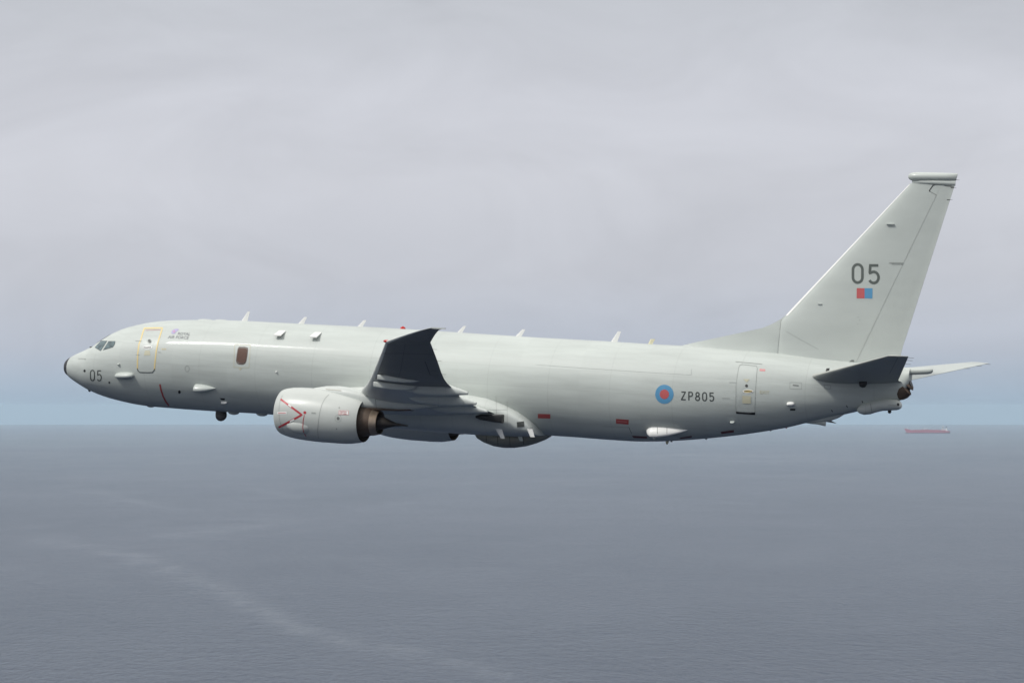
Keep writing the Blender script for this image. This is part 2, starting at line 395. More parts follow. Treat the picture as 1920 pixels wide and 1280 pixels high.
for sg in (-1, 1):
    v, f = foil([wst(y, sg) for y in wy], (0, 0, 1), n=22)
    w = make('wing', v, f, [M_wing_shade, M_wing_lit], plane, sharp=50); wings[sg] = w
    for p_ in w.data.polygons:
        if abs(p_.center.y) < 9.6 or p_.normal.z > 0: p_.material_index = 1  # shade painted by face: outer underside dark, all other faces pale
    st_ = []
    for y in wy[3:-1]:
        a_, b_, t_ = wst(y, sg); st_.append(((a_[0]-.012, a_[1], a_[2]+.004), b_, t_*1.05))
    v, f = foil(st_, (0, 0, 1), 0, .045, n=8); make('leading_edge', v, f, M_wing_lit, w, sharp=60)
    if sg < 0: w['label'] = 'near wing seen from below, dark, raked tip pointing up'
    else: w['label'] = 'far wing hidden behind the fuselage'
    # flap track fairings and weapon pylons: side profiles (top line, keel line) at their own span station
    for nm, y, T_, B_, wd, ex in (
        ('flap_track_fairing', 9.7, [(741.5,718),(800,715),(838,719.5),(850,724),(865,729.5),(877.5,734.2)], [(741.5,720),(752,727),(764,733),(776,737),(800,741),(827,742),(850,741.3),(877.5,740)], .21, 2.2),
        ('flap_track_fairing', 6.9, [(759,737),(800,733),(845,736),(865,742),(880,748),(893,753.6)], [(759,739),(768,747),(780,753),(800,757.5),(825,760.5),(850,761.3),(870,760.5),(893,759)], .23, 2.2),
        ('flap_track_fairing', 4.15, [(796,758),(850,752),(870,753.5),(893,761),(905,765.5),(914,769.5)], [(796,761),(805,767),(820,771),(843,774.5),(870,775.5),(895,775),(914,773.8)], .25, 2.2),
        ('weapon_pylon', 11.2, [(709.5,702),(750,704),(796,708)], [(709.5,712),(730,714.6),(750,716.5),(768,717),(785,715),(796,711.5)], .10, 4),
        ('weapon_pylon', 10.0, [(702,715),(745,718),(780,722)], [(702,725.5),(725,729),(745,731),(765,731),(780,727)], .10, 4)):
        tp_ = [xz(u, v_, -y) for u, v_ in T_]; bt_ = [xz(u, v_, -y) for u, v_ in B_]; x0, x1 = tp_[0][0], tp_[-1][0]; rg = []
        for i in range(25):
            t = i/24; x = lerp(x0, x1, t); zt = interp(tp_, x); zb = min(interp(bt_, x), zt-.03)
            ww = wd*(max(.05, math.sin(math.pi*min(t/.45, 1)/2)**.8) if ex < 3 else 1)*(1 if t < .5 else lerp(1, .25, ((t-.5)/.5)**1.5))
            rg.append(oval(x, sg*y, ww, lerp(zb, zt, .55), zt, zb, 24, ex))
        v, f = loft(rg); make(nm, v, f, M_fair, w)
    # wingtip light and trailing fin, static wicks
    v, f = blob([(21.84,1.34,1.30,.01),(21.9,1.37,1.27,.03),(21.98,1.37,1.27,.05),(22.1,1.35,1.29,.03)], sg*15.62, 12); make('navigation_light', v, f, M_beacon if sg < 0 else principled('green_lens', (.02,.3,.08), .2), w)
    v, f = boxvf(25.02, 25.52, sg*18.78-.03, sg*18.78+.03, 1.85, 1.90); make('tip_light_housing', v, f, M_fair, w, smooth=False)
    for y in (12.8, 14.3, 15.7):
        a = wst(y, sg)[1]; v, f = tubes([a, (a[0]+.16, a[1], a[2])], .006, 5); make('static_wick', v, f, M_dark, w)

BW = bvh_of(wings[-1])
d_line('aileron_gap', BW, [(797,677),(802,690),(807,703)], 1.2, M_black, wings[-1], off=.01)
d_line('tip_seam', BW, [(725,643.5),(760,643.2),(807,642.6)], .6, M_sline, wings[-1], off=.01)
d_line('panel_seam', BW, [(716,662),(760,662),(812,664)], .5, M_black, wings[-1], off=.01)
d_line('panel_seam', BW, [(760,644),(752,690),(748,706)], .5, M_black, wings[-1], off=.01)
d_line('flap_gap', BW, [(807,703),(822,703)], .7, M_line, wings[-1], off=.01)
d_line('flap_gap', BW, [(806,695),(818,694.5)], .7, M_line, wings[-1], off=.01)

# ---- engines: body built by rotating a profile, slightly flattened underneath
ENG_Y = 4.83; ax = lambda x: -1.79-.036*(x-12.9)
def eng_ring(x, r, yc, n=56, flat=.95):
    o = []
    for k in range(n):
        a = 2*math.pi*k/n; s, c = math.sin(a), math.cos(a)
        kz = 1.0 if c > 0 else lerp(1, flat+(1-flat)*max(0, min(1, (x-15)/1)), -c)
        o.append((x, yc+s*r*1.0, ax(x)+c*r*kz))
    return o
OUTER = [(13.06,.775),(12.98,.80),(12.93,.835),(12.905,.87),(12.93,.905),(13.0,.945),(13.12,.985),(13.35,1.035),(13.65,1.07),(14.1,1.095),(14.6,1.10),(15.1,1.075),(15.6,1.03),(16.0,.975),(16.35,.905),(16.56,.85)]
for sg in (-1, 1):
    yc = sg*ENG_Y
    e = make('engine_cowling', *loft([eng_ring(x, r, yc) for x, r in OUTER], False, False), M_nac, plane, sharp=60)
    e['label'] = 'near engine cowling with red chevron' if sg < 0 else 'far engine cowling seen under the belly'
    # intake duct, fan disc, bypass duct, core
    make('intake_duct', *loft([eng_ring(x, r, yc) for x, r in [(13.06,.775),(13.3,.76),(13.8,.775),(13.95,.775)]], False, False), M_metal, e)
    fv, ff = [], []
    for k in range(24):
        a = 2*math.pi*k/24; da = .10
        for (r_, x_, d_) in ((.16, 13.80, 0), (.77, 13.78, .05), (.77, 13.90, .05+da), (.16, 13.90, da)):
            fv.append((x_, yc+math.sin(a+d_)*r_, ax(13.8)+math.cos(a+d_)*r_))
        ff.append((4*k, 4*k+1, 4*k+2, 4*k+3))
    make('fan', fv, ff, M_metal, e, smooth=False)
    make('fan_spinner', *loft([eng_ring(x, r, yc, 24, 1) for x, r in [(13.42,.01),(13.5,.07),(13.62,.13),(13.82,.18)]]), M_dark, e)
    make('bypass_duct', *loft([eng_ring(x, r, yc) for x, r in [(16.56,.85),(16.50,.835),(16.2,.84),(15.4,.90),(14.2,.90)]], False, True), M_brown, e)
    make('core_cowl', *loft([eng_ring(x, r, yc, 40, 1) for x, r in [(14.3,.72),(15.4,.74),(16.1,.72),(16.5,.65),(16.95,.54)]], True, False), M_brown, e)
    make('exhaust_nozzle', *loft([eng_ring(x, r, yc, 40, 1) for x, r in [(16.95,.54),(16.96,.555),(17.1,.515),(17.24,.475),(17.22,.455),(16.9,.48),(16.5,.5)]], False, True), M_bronze, e)
    make('exhaust_cone', *loft([eng_ring(x, r, yc, 32, 1) for x, r in [(16.6,.34),(17.0,.33),(17.3,.28),(17.6,.17),(17.9,.075),(18.2,.04),(18.45,.025)]]), M_soot, e)
    # strut joining engine and wing
    TB = [(13.95,-.84,-1.0,.06),(14.3,-.72,-1.1,.20),(14.8,-.62,-1.3,.30),(15.4,-.585,-1.5,.36),(15.9,-.62,-1.55,.38),(16.3,-.68,-1.55,.36),(16.7,-.76,-1.45,.34),(17.3,-.85,-1.40,.33),(18.1,-.95,-1.40,.30),(18.8,-1.0,-1.34,.24),(19.3,-1.05,-1.22,.16),(19.7,-1.1,-1.16,.05)]
    v, f = loft([oval(x, yc, w_, (a+b)/2, a, b, 28, 2.6) for x, a, b, w_ in TB]); make('engine_pylon', v, f, M_fair, e)
    v, f = loft([oval(x, yc+sg*.78*1, w_, z, z+h, z-h*1.1, 20) for x, z, h, w_ in [(13.45,-2.22,.05,.10),(13.6,-2.23,.2,.2),(13.85,-2.25,.29,.27),(14.2,-2.25,.32,.28),(14.5,-2.25,.26,.24),(14.7,-2.25,.10,.16)]])
    make('cowl_bulge', v, f, M_nac, e)
    # heat shield under strut
    v, f = loft([oval(x, yc, w_, z, z+.05, z-.045, 14, 2.6) for x, z, w_ in [(16.8,-1.40,.28),(17.3,-1.41,.27),(18.0,-1.395,.25),(18.6,-1.34,.20)]]); make('heat_shield', v, f, M_brown, e)
    if sg < 0:
        cowl = e; pyl = [o for o in e.children if o.name.startswith('engine_pylon')][0]; blg = [o for o in e.children if o.name.startswith('cowl_bulge')][0]
BE = bvh_of(cowl, pyl, blg)

# engine markings
d_line('warning_chevron', BE, [(526,748),(566,777.4),(522.5,801)], 3.6, M_red, cowl)
d_fill('stencil_label', BE, [(540,759.5),(545.5,763.5),(547,761.5),(541.5,757.5)], M_white, cowl, off=.012, rings=1)
d_fill('stencil_label', BE, [(543,789),(551,784.5),(552.5,787),(544.5,791.5)], M_white, cowl, off=.012, rings=1)
d_fill('stencil_label', BE, [(520,772),(537.5,771.5),(537.5,776.3),(520,776.3)], M_white, cowl, rings=2)
d_line('stencil_label', BE, [(522,774),(536,774)], 1.6, M_pink, cowl, off=.012)
d_fill('warning_dot', BE, arc(571.6,773.2,2.8,2.8,0,360,12)[:-1], M_red, cowl, rings=1, per=1)
d_line('warning_line', BE, [(570.6,777.5),(568.6,788),(567.6,801),(569.5,810),(574,818)], 1.3, M_red, cowl)
d_fill('placard', BE, [(635,769),(654,769.2),(654,777.6),(635,777.2)], M_white, cowl, rings=2)
d_line('placard_border', BE, [(635.5,769.5),(653.5,769.7),(653.5,777.2),(635.5,776.8)], .7, M_pink, cowl, off=.012, closed=True)
d_font('placard_text', BE, [('CAUTION', 636.8,772.6,2.2,0,.95),('HOT AREA', 636.8,775.9,2.2,0,.85)], M_red, cowl, off=.014)
d_fill('cowl_vent', BE, arc(634,784,2.9,3.2,0,360,12)[:-1], M_line, cowl, rings=1, per=1)
d_line('cowl_vent_rim', BE, arc(634,784,6,6.6,0,360,20)[:-1], .45, M_sline, cowl, closed=True)
for u, v_ in ((636,764),(631,803.5)): d_fill('latch', BE, arc(u,v_,1,1.2,0,360,8)[:-1], M_line, cowl, rings=1, per=1)
d_fill('latch', BE, [(584,772.5),(592,773),(592,775.5),(584,775)], M_sline, cowl, rings=1)
d_line('cowl_seam', BE, [(617,739),(610,746),(604,757),(600,771),(597,790),(595.6,806),(597,822)], .8, M_sline, cowl)
d_line('cowl_seam', BE, [(530,741),(527,746),(524,756),(523,771),(524,786),(528,800),(533,810)], .6, M_sline, cowl)
d_line('pylon_seam', BE, [(703.5,743),(706,768)], .8, M_line, pyl)
# hydraulic vents etc on strut top
d_line('soot_stain', BE, [(611,729.5),(640,732)], 1.6, principled('tan_stain', (.42,.41,.35), .6), pyl)

# ---- wing-to-body fairing and belly
FR = [(12.3,-1.7,-1.95,.8),(12.8,-1.5,-2.1,1.25),(13.5,-1.15,-2.2,1.75),(14.5,-.75,-2.28,2.03),(16,-.5,-2.3,2.12),(18,-.45,-2.3,2.16),(19.5,-.42,-2.3,2.17),(20.4,-.50,-2.3,2.14),(21.2,-.75,-2.27,2.06),(21.8,-1.05,-2.24,1.99),(22.25,-1.4,-2.2,1.88),(22.5,-1.68,-2.16,1.75),(22.65,-1.95,-2.14,1.5)]
def cols(tab, i): return [(r[0], r[i]) for r in tab]
rg = []
x = 12.3
while x <= 22.66:
    a, b, w_ = (interp(cols(FR, i), x) for i in (1, 2, 3)); zc = lerp(b, a, .62)
    rg.append(oval(x, 0, w_, zc, a+.0, b, 72, 2.5, 3.4)); x += .15
v, f = loft(rg); fairing = make('belly_fairing', v, f, M_fair, plane)
v, f = blob([(19.55,-2.0,-2.25,.25),(19.6,-2.0,-2.37,.5),(19.75,-2.0,-2.5,.75),(20.0,-2.0,-2.62,.88),(20.4,-2.0,-2.73,.96),(20.8,-2.0,-2.765,.97),(21.2,-2.0,-2.74,.95),(21.7,-2.0,-2.64,.85),(22.1,-2.0,-2.50,.7),(22.5,-2.0,-2.33,.45),(22.75,-2.0,-2.18,.2)], 0, 40)
brd = make('belly_radome', v, f, M_belly, plane); BB = bvh_of(brd)
for u_, v0_, v1_ in ((912,815,829),(933.5,819,838),(956,817,838),(981,815,833),(1003,812,823)): d_line('radome_seam', BB, [(u_-.6,v0_),(u_,(v0_+v1_)/2),(u_+.6,v1_)], .8, M_black, brd)
BF = bvh_of(fuselage, nose, fairing)
for P in ([(930,742),(931,786)], [(951,752),(951,800)], [(905,768),(951,768)]): d_line('fairing_seam', BF, P, .5, M_sline, fairing)
d_fill('outlet_vent', BF, [(969,791),(982,789.8),(983,799.5),(970,800.5)], principled('vent_grey', (.055,.06,.055), .5), fairing, rings=2, off=.02)
v, f = loft([oval(x, -2.35, .14, -1.50, -1.50+h, -1.50-h*1.2, 20, 6) for x, h in [(20.4,.04),(20.6,.10),(21.2,.15),(21.52,.16),(21.54,.15)]]); make('flap_end_shadow', v, f, M_black, wings[-1])  # flap end coloured black to stand for the shadow region around it

def blade(name, base, tip, thick, mat, parent):
    """swept blade between a base chord (two points) and a tip chord (two points)"""
    st = [(Vector(lerp(Vector(base[0]), Vector(tip[0]), t)), Vector(lerp(Vector(base[1]), Vector(tip[1]), t)), thick) for t in (0, .25, .5, .75, .97, 1)]
    d = (Vector(tip[0])-Vector(base[0])); c = (Vector(base[1])-Vector(base[0])); nv = d.cross(c).normalized()
    v, f = foil(st, nv, n=8, tmin=.006); return make(name, v, f, mat, parent, sharp=50)
def bladepx(name, b0, b1, t0, t1, Y, mat, parent, thick=.14, Yt=None):
    Yt = Y if Yt is None else Yt
    return blade(name, (at(*b0, Y), at(*b1, Y)), (at(*t0, Yt), at(*t1, Yt)), thick, mat, parent)
# belly blades
bladepx('blade_antenna', (928.5,804), (941,804), (939,821.5), (946.5,822), -1.88, M_white, fairing)
bladepx('blade_antenna', (988,804), (998.5,804), (994.5,819), (1002.5,819), -1.80, M_white, fairing)
bladepx('blade_antenna', (968,812), (977,812), (974.5,826.5), (981,826.5), -1.0, M_fin, fairing)
# crown blades
for b0, b1, t0, t1 in (((452,602.5),(463.5,603),(464.5,584),(468.7,584)), ((558,608),(569,608.5),(571,594),(576,594.3)), ((668.5,614),(678.5,614.5),(682,600),(687,600.3)),
                       ((856,624.5),(866,625),(869,611),(874,611.3)), ((965.5,631.5),(977,632),(979.5,617.3),(985,617.6)), ((1144.5,642),(1157,642.5),(1158.5,621),(1164.5,621.3))):
    bladepx('blade_antenna', b0, b1, t0, t1, 0, M_white, fuselage, .12)
bladepx('blade_antenna', (1214.5,646), (1222.5,646), (1220,635.5), (1228.5,635.5), 0, M_cream, fuselage, .2)
# low crown fairings
for u0, u1, vv in ((372,400,599.3),(404,428,600.2)):
    a, b = xz(u0, vv), xz(u1, vv); l = b[0]-a[0]
    v, f = blob([(a[0]+l*t, a[1]+.05*h, a[1]-.15, .1+.25*h) for t, h in ((0,0),(.1,.6),(.3,1),(.7,1),(.9,.6),(1,0))]); make('crown_fairing', v, f, M_fin, fuselage)
# red beacon
a = xz(755.5, 617); v, f = loft([oval(a[0]+.13*math.sin(t), 0, .10*abs(math.sin(t))+.004, a[1], a[1]+.05+.1*abs(math.sin(t)), a[1]-.06, 16) for t in [-1.57+.1+i*.3 for i in range(11)]]); v, f = blob([(a[0]-.12,a[1]+.02,a[1]-.1,.02),(a[0]-.09,a[1]+.08,a[1]-.1,.08),(a[0],a[1]+.13,a[1]-.1,.12),(a[0]+.09,a[1]+.08,a[1]-.1,.08),(a[0]+.12,a[1]+.02,a[1]-.1,.02)]); make('red_beacon', v, f, M_beacon, fuselage)

# flat plates that droop outwards from the shoulder of the cabin
for du in (0, 67.0):
    dv = du*.047
    p0, n0 = hit(B, 523.5+du, 620.8+dv, -.03); p1, _ = hit(B, 536+du, 621.2+dv, -.03)
    d_ = Vector((0, -.46, -.20)); p0, p1 = p0+n0*.05, p1+n0*.05; vv = []
    for q, e_ in ((p0, -.02), (p1, .0)):
        for k in (0, 1):
            for h_ in (-.03, .02): vv.append(q+d_*k+Vector((e_*k, 0, h_)))
    make('shoulder_antenna', vv, [(0,1,3,2),(4,6,7,5),(0,4,5,1),(2,3,7,6),(0,2,6,4),(1,5,7,3)], M_white, fuselage, smooth=False)

# blister fairings on the flank: a half-sunk teardrop
def teardrop(name, u0, u1, vc, hh, out, mat, parent, kind='pill', slope=0, Bv=None):
    Bv = Bv or B; rg = []; n = 22; prof_ = []
    for i in range(n+1):
        t = i/n
        if kind == 'pill': k = max(0, 1-abs(2*t-1)**3.2)**.5
        elif kind == 'blunt': k = (min(t/.10, 1)**.45)*(1-max(0, (t-.22)/.78)**1.9)
        else: k = min(t/.14, 1)**.5*(1-max(0, (t-.30)/.70)**1.7)
        k = max(k, .02)
        u = lerp(u0, u1, t); p, nn = hit(Bv, u, vc+slope*(u-u0), 0)
        o_ = Vector((0, nn.y, nn.z)).normalized(); up = Vector((0, -o_.z, o_.y)); h = hh/46*k; ring = []
        for q in range(20):
            a_ = 2*math.pi*q/20; ring.append(tuple(p+up*math.sin(a_)*h+o_*(math.cos(a_)*out*k)))
        rg.append(ring)
    v, f = loft(rg); return make(name, v, f, mat, parent)
teardrop('sensor_blister', 216, 252, 703.5, 6.6, .26, M_fin, fuselage)
teardrop('sensor_blister', 364, 404.5, 726.5, 8.0, .30, M_fin, fuselage, 'blunt', .03)
sb = teardrop('sensor_blister', 1212, 1289, 806, 8.2, .36, M_white, fuselage, 'tear', 0)
BS = bvh_of(sb)
for u in (1232.5, 1250.5): d_line('blister_seam', BS, [(u,799.5),(u,806),(u,813)], .8, M_line, sb)
teardrop('sensor_blister', 1475, 1490, 757, 3.8, .12, M_white, fuselage)
teardrop('drain_mast', 1369, 1378, 789.5, 1.2, .12, M_fin, fuselage)
teardrop('probe', 220.5, 225, 683, 2.0, .10, M_fin, fuselage)
teardrop('probe', 517, 520, 697, 1.5, .08, M_white, fuselage)
teardrop('landing_light', 414, 426, 753.6, 2.0, .10, M_white, fuselage)
teardrop('landing_light', 1224, 1230, 819.6, 1.0, .08, M_fin, fuselage)
for u_, v_, r_ in ((158.7,695,2.5),(205,716.8,2.0),(336.5,734.6,3.2)): d_fill('sensor_port', B, arc(u_,v_,r_*.8,r_,0,360,12)[:-1], M_black, fuselage, rings=2, per=1)
d_fill('slot_or_shadow', B, [(411.5,746),(422,746.5),(421,750),(415.5,749.5)], M_black, fuselage, rings=1)  # painted shadow beside the light lens, no opening here
d_line('inspection_panel', B, arc(351,691,4,5.4,0,360,16)[:-1], .9, M_sline, fuselage, closed=True)
d_line('inspection_panel', B, [(147,672.5),(161,672.5)], .9, M_sline, fuselage)
d_fill('static_port', B, [(157,672.5),(161,672.5),(160,675)], M_sline, fuselage, rings=1)
d_fill('slot_or_shadow', B, [(1549.5,690.5),(1555.7,690),(1554.5,695.5),(1548,696.3)], M_black, fuselage, rings=2)
d_fill('outlet_slot', B, [(1486.5,720.8),(1497.5,721.8),(1497.5,723.8),(1486.5,722.8)], M_line, fuselage, rings=1)
d_line('inspection_panel', B, [(1481,716.5),(1503,717.5),(1503,729.5),(1481,728.5)], .5, M_sline, fuselage, closed=True)
d_fill('outlet_slot', B, [(1481.7,765.8),(1491.5,765.8),(1491,769.4),(1481.3,769.4)], M_black, fuselage, rings=1)
v, f = tubes([at(178,651.5,-.3), at(173,649.8,-.42), at(168.5,650.8,-.42)], [.02,.015,.03], 7); make('pitot_probe', v, f, M_dark, fuselage)
v, f = blob([(x_, z_, z2, w_) for x_, z_, z2, w_ in [(lambda a: (a[0]+dx, a[1]+.08, a[1]-h_, w2))(xz(167,729)) for dx, h_, w2 in ((-.07,.02,.02),(0,.12,.06),(.06,.12,.06),(.09,.02,.02))]]); make('angle_probe', v, f, M_black, fuselage)
# nose wheel door line and red propeller plane line
d_line('red_line', B, [(299.8,720),(302,731),(306,743),(311,752.5),(317,760.5)], 3.0, M_dred, fuselage)

# cockpit windows
W1 = [(177.5,651.4),(189.5,638.4),(201.5,638.9),(189,658.2)]; W2 = [(192.8,656.7),(203.7,639.4),(216.4,639.4),(215.8,645),(211.9,651)]
def grow(P, k):
    cx = sum(p[0] for p in P)/len(P); cy = sum(p[1] for p in P)/len(P); return [(cx+(x-cx)*k, cy+(y-cy)*k) for x, y in P]
M_gasket = principled('window_gasket', (.10,.11,.105), .5)
for P in (W1, W2):
    o = d_fill('cockpit_window', B, grow(P, .92), M_glass, fuselage, off=.012)
    g = d_fill('window_frame', B, P, M_gasket, o, off=.006)
    # starboard twin
    for q in (o, g):
        m_ = q.data.copy(); 
        for v_ in m_.vertices: v_.co.y *= -1
        m_.flip_normals(); t_ = bpy.data.objects.new(q.name.split('.')[0], m_); C.objects.link(t_)
        t_.parent = fuselage if q is o else last
        last = t_
# windscreen panes facing forward
def strip_front(sg):
    zs = [interp(PT, x_) for x_ in (1.75, 1.9, 2.05, 2.2, 2.35)]; vs, fs = [], []
    for i, x_ in enumerate((1.75,1.9,2.05,2.2,2.35)):
        zt, zb, w_, zc = fus(x_)
        for j in range(7):
            y_ = sg*lerp(.06, .62, j/6); z_ = zc+(zt-zc)*math.sqrt(max(0, 1-(y_/w_)**2)); vs.append((x_-.008, y_, z_+.012))
    for i in range(4):
        for j in range(6): fs.append((i*7+j, i*7+j+1, (i+1)*7+j+1, (i+1)*7+j))
    make('windscreen', vs, fs, M_glass, fuselage, sharp=None)
for sg in (-1, 1): strip_front(sg)

# doors
DO = [(271,615.6),(268.3,622),(265,634),(260.8,645),(258.4,663),(257.8,689),(258.8,694.5),(262.5,697.8),(275,698.2),(285.6,698),(289.4,694),(290.3,684),(293,658),(296.6,640.4),(301.6,624),(304.4,615.2)]
door = d_fill('front_door', B, grow(DO, .97), M_fin, fuselage, off=.004, rings=5)
d_line('door_surround', B, [(257.9,692),(257.8,680),(258.4,663),(260.8,645),(265,634),(268.3,622),(271,615.4),(304.6,614.8),(301.8,624),(296.6,640.4),(293,658),(290.3,684),(289.8,693)], 2.4, M_yellow, door, off=.008)
d_line('door_sill', B, [(257.5,690),(258.8,694.5),(262.5,697.8),(275,698.3),(285.6,698.1),(289.4,694),(289.9,691)], 1.3, M_letter, door, off=.012)
d_line('door_gap', B, [(273,619.3),(301,618.7)], .5, M_rpink, door, off=.012)
d_fill('door_handle_plate', B, arc(277,651.3,9,3.2,0,360,18)[:-1], M_white, door, rings=2, per=1, off=.012)
d_line('door_handle', B, [(269.5,651.2),(275,651.6),(283.5,651)], 1.5, M_letter, door, off=.02)
d_fill('door_window', B, arc(280.6,639.6,2.3,2.6,0,360,14)[:-1], M_letter, door, rings=2, per=1, off=.012)
d_line('door_window_rim', B, arc(280.6,639.6,3.2,3.6,0,360,14)[:-1], .7, M_sline, door, closed=True, off=.014)
d_fill('door_label', B, [(272,657),(281,657),(282,666),(270,666)], M_yfade, door, rings=2, off=.012)
d_font('exit_arrow_text', B, [('EXIT', 303,655.5,2.6,0,1.2)], M_yellow, door)
for P in ([(254,639),(266,639.5)], [(255,665),(262,665.2)], [(296,660),(302,660.5)]): d_line('hinge_line', B, P, .8, M_sline, door, off=.012)

DR = [(1379.6,760),(1380,722),(1382.5,704),(1385,690),(1387,684.8),(1391,683),(1418,685.8),(1420,690),(1418.6,704),(1416.4,735),(1415.4,774),(1380.5,772)]
rdoor = d_fill('rear_door', B, grow(DR, .97), M_fin, fuselage, off=.004, rings=5)
d_line('door_gap', B, DR, .7, M_sline, rdoor, closed=True, off=.008)
d_fill('door_sill', B, [(1380.2,771.2),(1383,772),(1413,774),(1416,772.5),(1416,777.3),(1380.2,774.9)], M_black, rdoor, rings=1, off=.014)
d_fill('door_handle_plate', B, arc(1402.7,733.4,10.2,3.6,0,360,18)[:-1], M_white, rdoor, rings=2, per=1, off=.012)
d_fill('door_handle_recess', B, arc(1402.7,733.4,8.6,2.4,0,360,18)[:-1], M_yellow, rdoor, rings=2, per=1, off=.016)
d_line('door_handle', B, [(1395,733),(1402,733),(1410.5,734)], 1.1, M_black, rdoor, off=.022)
d_fill('door_window', B, arc(1399.8,723,2.7,2.9,0,360,14)[:-1], M_dark, rdoor, rings=2, per=1, off=.012)
d_fill('door_label', B, [(1393.5,710.5),(1406,710.8),(1399.8,716.8)], M_yfade, rdoor, rings=2, off=.012)
d_fill('door_label', B, [(1392,741.5),(1408,742.3),(1407.8,756.5),(1392,756)], M_yfade, rdoor, rings=2, off=.012)
d_font('exit_arrow_text', B, [('EXIT', 1424,737.5,5.5,0,1.15)], M_yfade, rdoor)
d_line('drip_strip', B, [(1379,678),(1429,682.6)], .9, M_sline, rdoor, off=.01)
for P in ([(1367,716.5),(1380,717)], [(1354,746),(1368,746.3)]): d_line('hinge_line', B, P, .7, M_sline, rdoor, off=.012)

# amber cabin window
CW = [(448.7,650),(459.8,650),(464.4,651.5),(465,655),(463.7,665),(461.6,677),(459.5,681),(456,683.2),(448,683),(444.4,680.6),(443,676.8),(444.4,664),(446,654)]
cw = d_fill('cabin_window', B, grow(CW, .86), M_amber, fuselage, off=.012)
d_line('window_frame', B, grow(CW, .95), 1.5, principled('brown_gasket', (.10,.06,.045), .5), cw, closed=True, off=.010)
d_line('window_surround', B, [(440,645.8),(469.5,647),(467,689),(438.5,688)], .9, M_yfade, cw, closed=True)
d_fill('window_arrow', B, [(447,690),(454,690),(450.4,694.5)], M_yfade, cw, rings=1)

# markings
d_text('nose_number', B, '05', [(168.3,692.8,178.6,714),(181.2,693.4,191.4,714.6)], 1.9, M_letter, fuselage)
d_text('serial_number', B, 'ZP805', [(1276,733,1287,750.4),(1289.6,733.4,1300,750.8),(1302.4,734,1313.4,751.6),(1315.8,734.6,1326.4,752),(1329,735,1339.8,752.6)], 2.4, M_letter, fuselage)
rd = d_fill('roundel', B, arc(1245.8,738.8,17.2,17.8,0,360,40)[:-1], M_blue, fuselage, rings=4, per=1)
d_fill('roundel_centre', B, arc(1245.8,738.8,8.7,9,0,360,28)[:-1], M_rpink, rd, rings=3, per=1, off=.010)
M_fl = principled('faint_grey_lettering', (.18,.19,.20), .5)
lg = d_font('service_name', B, [('ROYAL', 332.5,627.6,4.9,.35,1.05)], M_fl, fuselage)
d_font('service_name', B, [('AIR FORCE', 314.8,633.9,5.2,.35,1.05)], M_fl, fuselage)
sw = d_fill('service_emblem', B, [(321,624),(322.5,619.5),(327,617),(333,616.2),(336,617.5),(331,622),(327.5,625.8),(323,626)], M_purple, lg, rings=2)
d_fill('service_emblem', B, arc(326.5,621.3,2.4,2.2,0,360,12)[:-1], principled('rose_marking', (.5,.3,.45), .5), lg, rings=1, per=1, off=.012)
for P, m_ in (([(1008.5,775.4),(1032,776),(1032,784.3),(1008.5,783.6)], M_dred), ([(1154.8,784.6),(1179.2,786.6),(1178.6,795.6),(1155,793.6)], M_dred), ([(1424.2,691.2),(1434.8,691.8),(1434.8,696),(1424.2,695.4)], M_pink),
              ([(1185,816.3),(1213,818),(1213,821.5),(1188,820.5)], M_mar), ([(1274,820),(1297,816.5),(1297,819.6),(1276,822)], M_mar), ([(1351,809),(1376,805.5),(1376,810.2),(1353,813.2)], M_mar)):
    pl = d_fill('warning_panel', B if P[0][0] > 1010 else BF, P, m_, fuselage, rings=3)
d_line('panel_text', B, [(1158,789),(1176,790.6)], .8, M_pink, fuselage, off=.012)
# weapon bay door outline
d_line('bay_door_gap', B, [(1130,799),(1155,799.6),(1172,800.8),(1179,800.4)], .7, M_sline, fuselage)
d_line('bay_door_gap', B, [(1179,800),(1181.5,806),(1184.5,812)], .9, M_letter, fuselage)
d_line('panel_gap_line', B, [(1006,683.6),(1100,690.5),(1200,697),(1296,703)], .35, M_sline, fuselage)
d_line('panel_gap_line', B, [(1296,703),(1297,691)], .6, M_sline, fuselage)
d_line('panel_gap_line', B, [(1507,774.5),(1530,773),(1560,765),(1585,757),(1616,750)], .9, M_nac, fuselage)
for u_, v_ in ((1560,770),(1588,761.5),(1617,753)): d_line('latch', B, [(u_-1,v_-2),(u_+1,v_+2)], 1.6, M_black, fuselage)

# bottom details
def belly_blob(name, u0, u1, vtop, drop, w_, mat, par=fuselage, Y=0):
    a, b = xz(u0, vtop, Y), xz(u1, vtop, Y); l = b[0]-a[0]; d_ = drop/45
    v, f = blob([(a[0]+l*t, a[1]+.12, a[1]-d_*h-.005, w_*(.3+.7*h)) for t, h in ((0,0),(.08,.45),(.25,.85),(.5,1),(.75,.85),(.92,.45),(1,0))], Y); return make(name, v, f, mat, par)
belly_blob('belly_fairing_bump', 428, 448, 772.5, 4.2, .18, M_fin)
belly_blob('belly_fairing_bump', 481, 501, 775.8, 3.6, .18, M_fin)
belly_blob('belly_fairing_bump', 276, 289, 761.3, 1.6, .1, M_dark)
belly_blob('anti_collision_light', 1248, 1254, 827, 5.5, .06, M_cream)
belly_blob('drain_mast', 1257, 1261, 826.6, 1.6, .05, M_dark)
for u_, v_ in ((1445,805.5),(1324,821.3)): belly_blob('drain_mast', u_-2, u_+2, v_, 2.2, .05, M_dark)
belly_blob('anti_collision_light', 1472.5, 1476.5, 799.6, 3.0, .05, M_beacon)
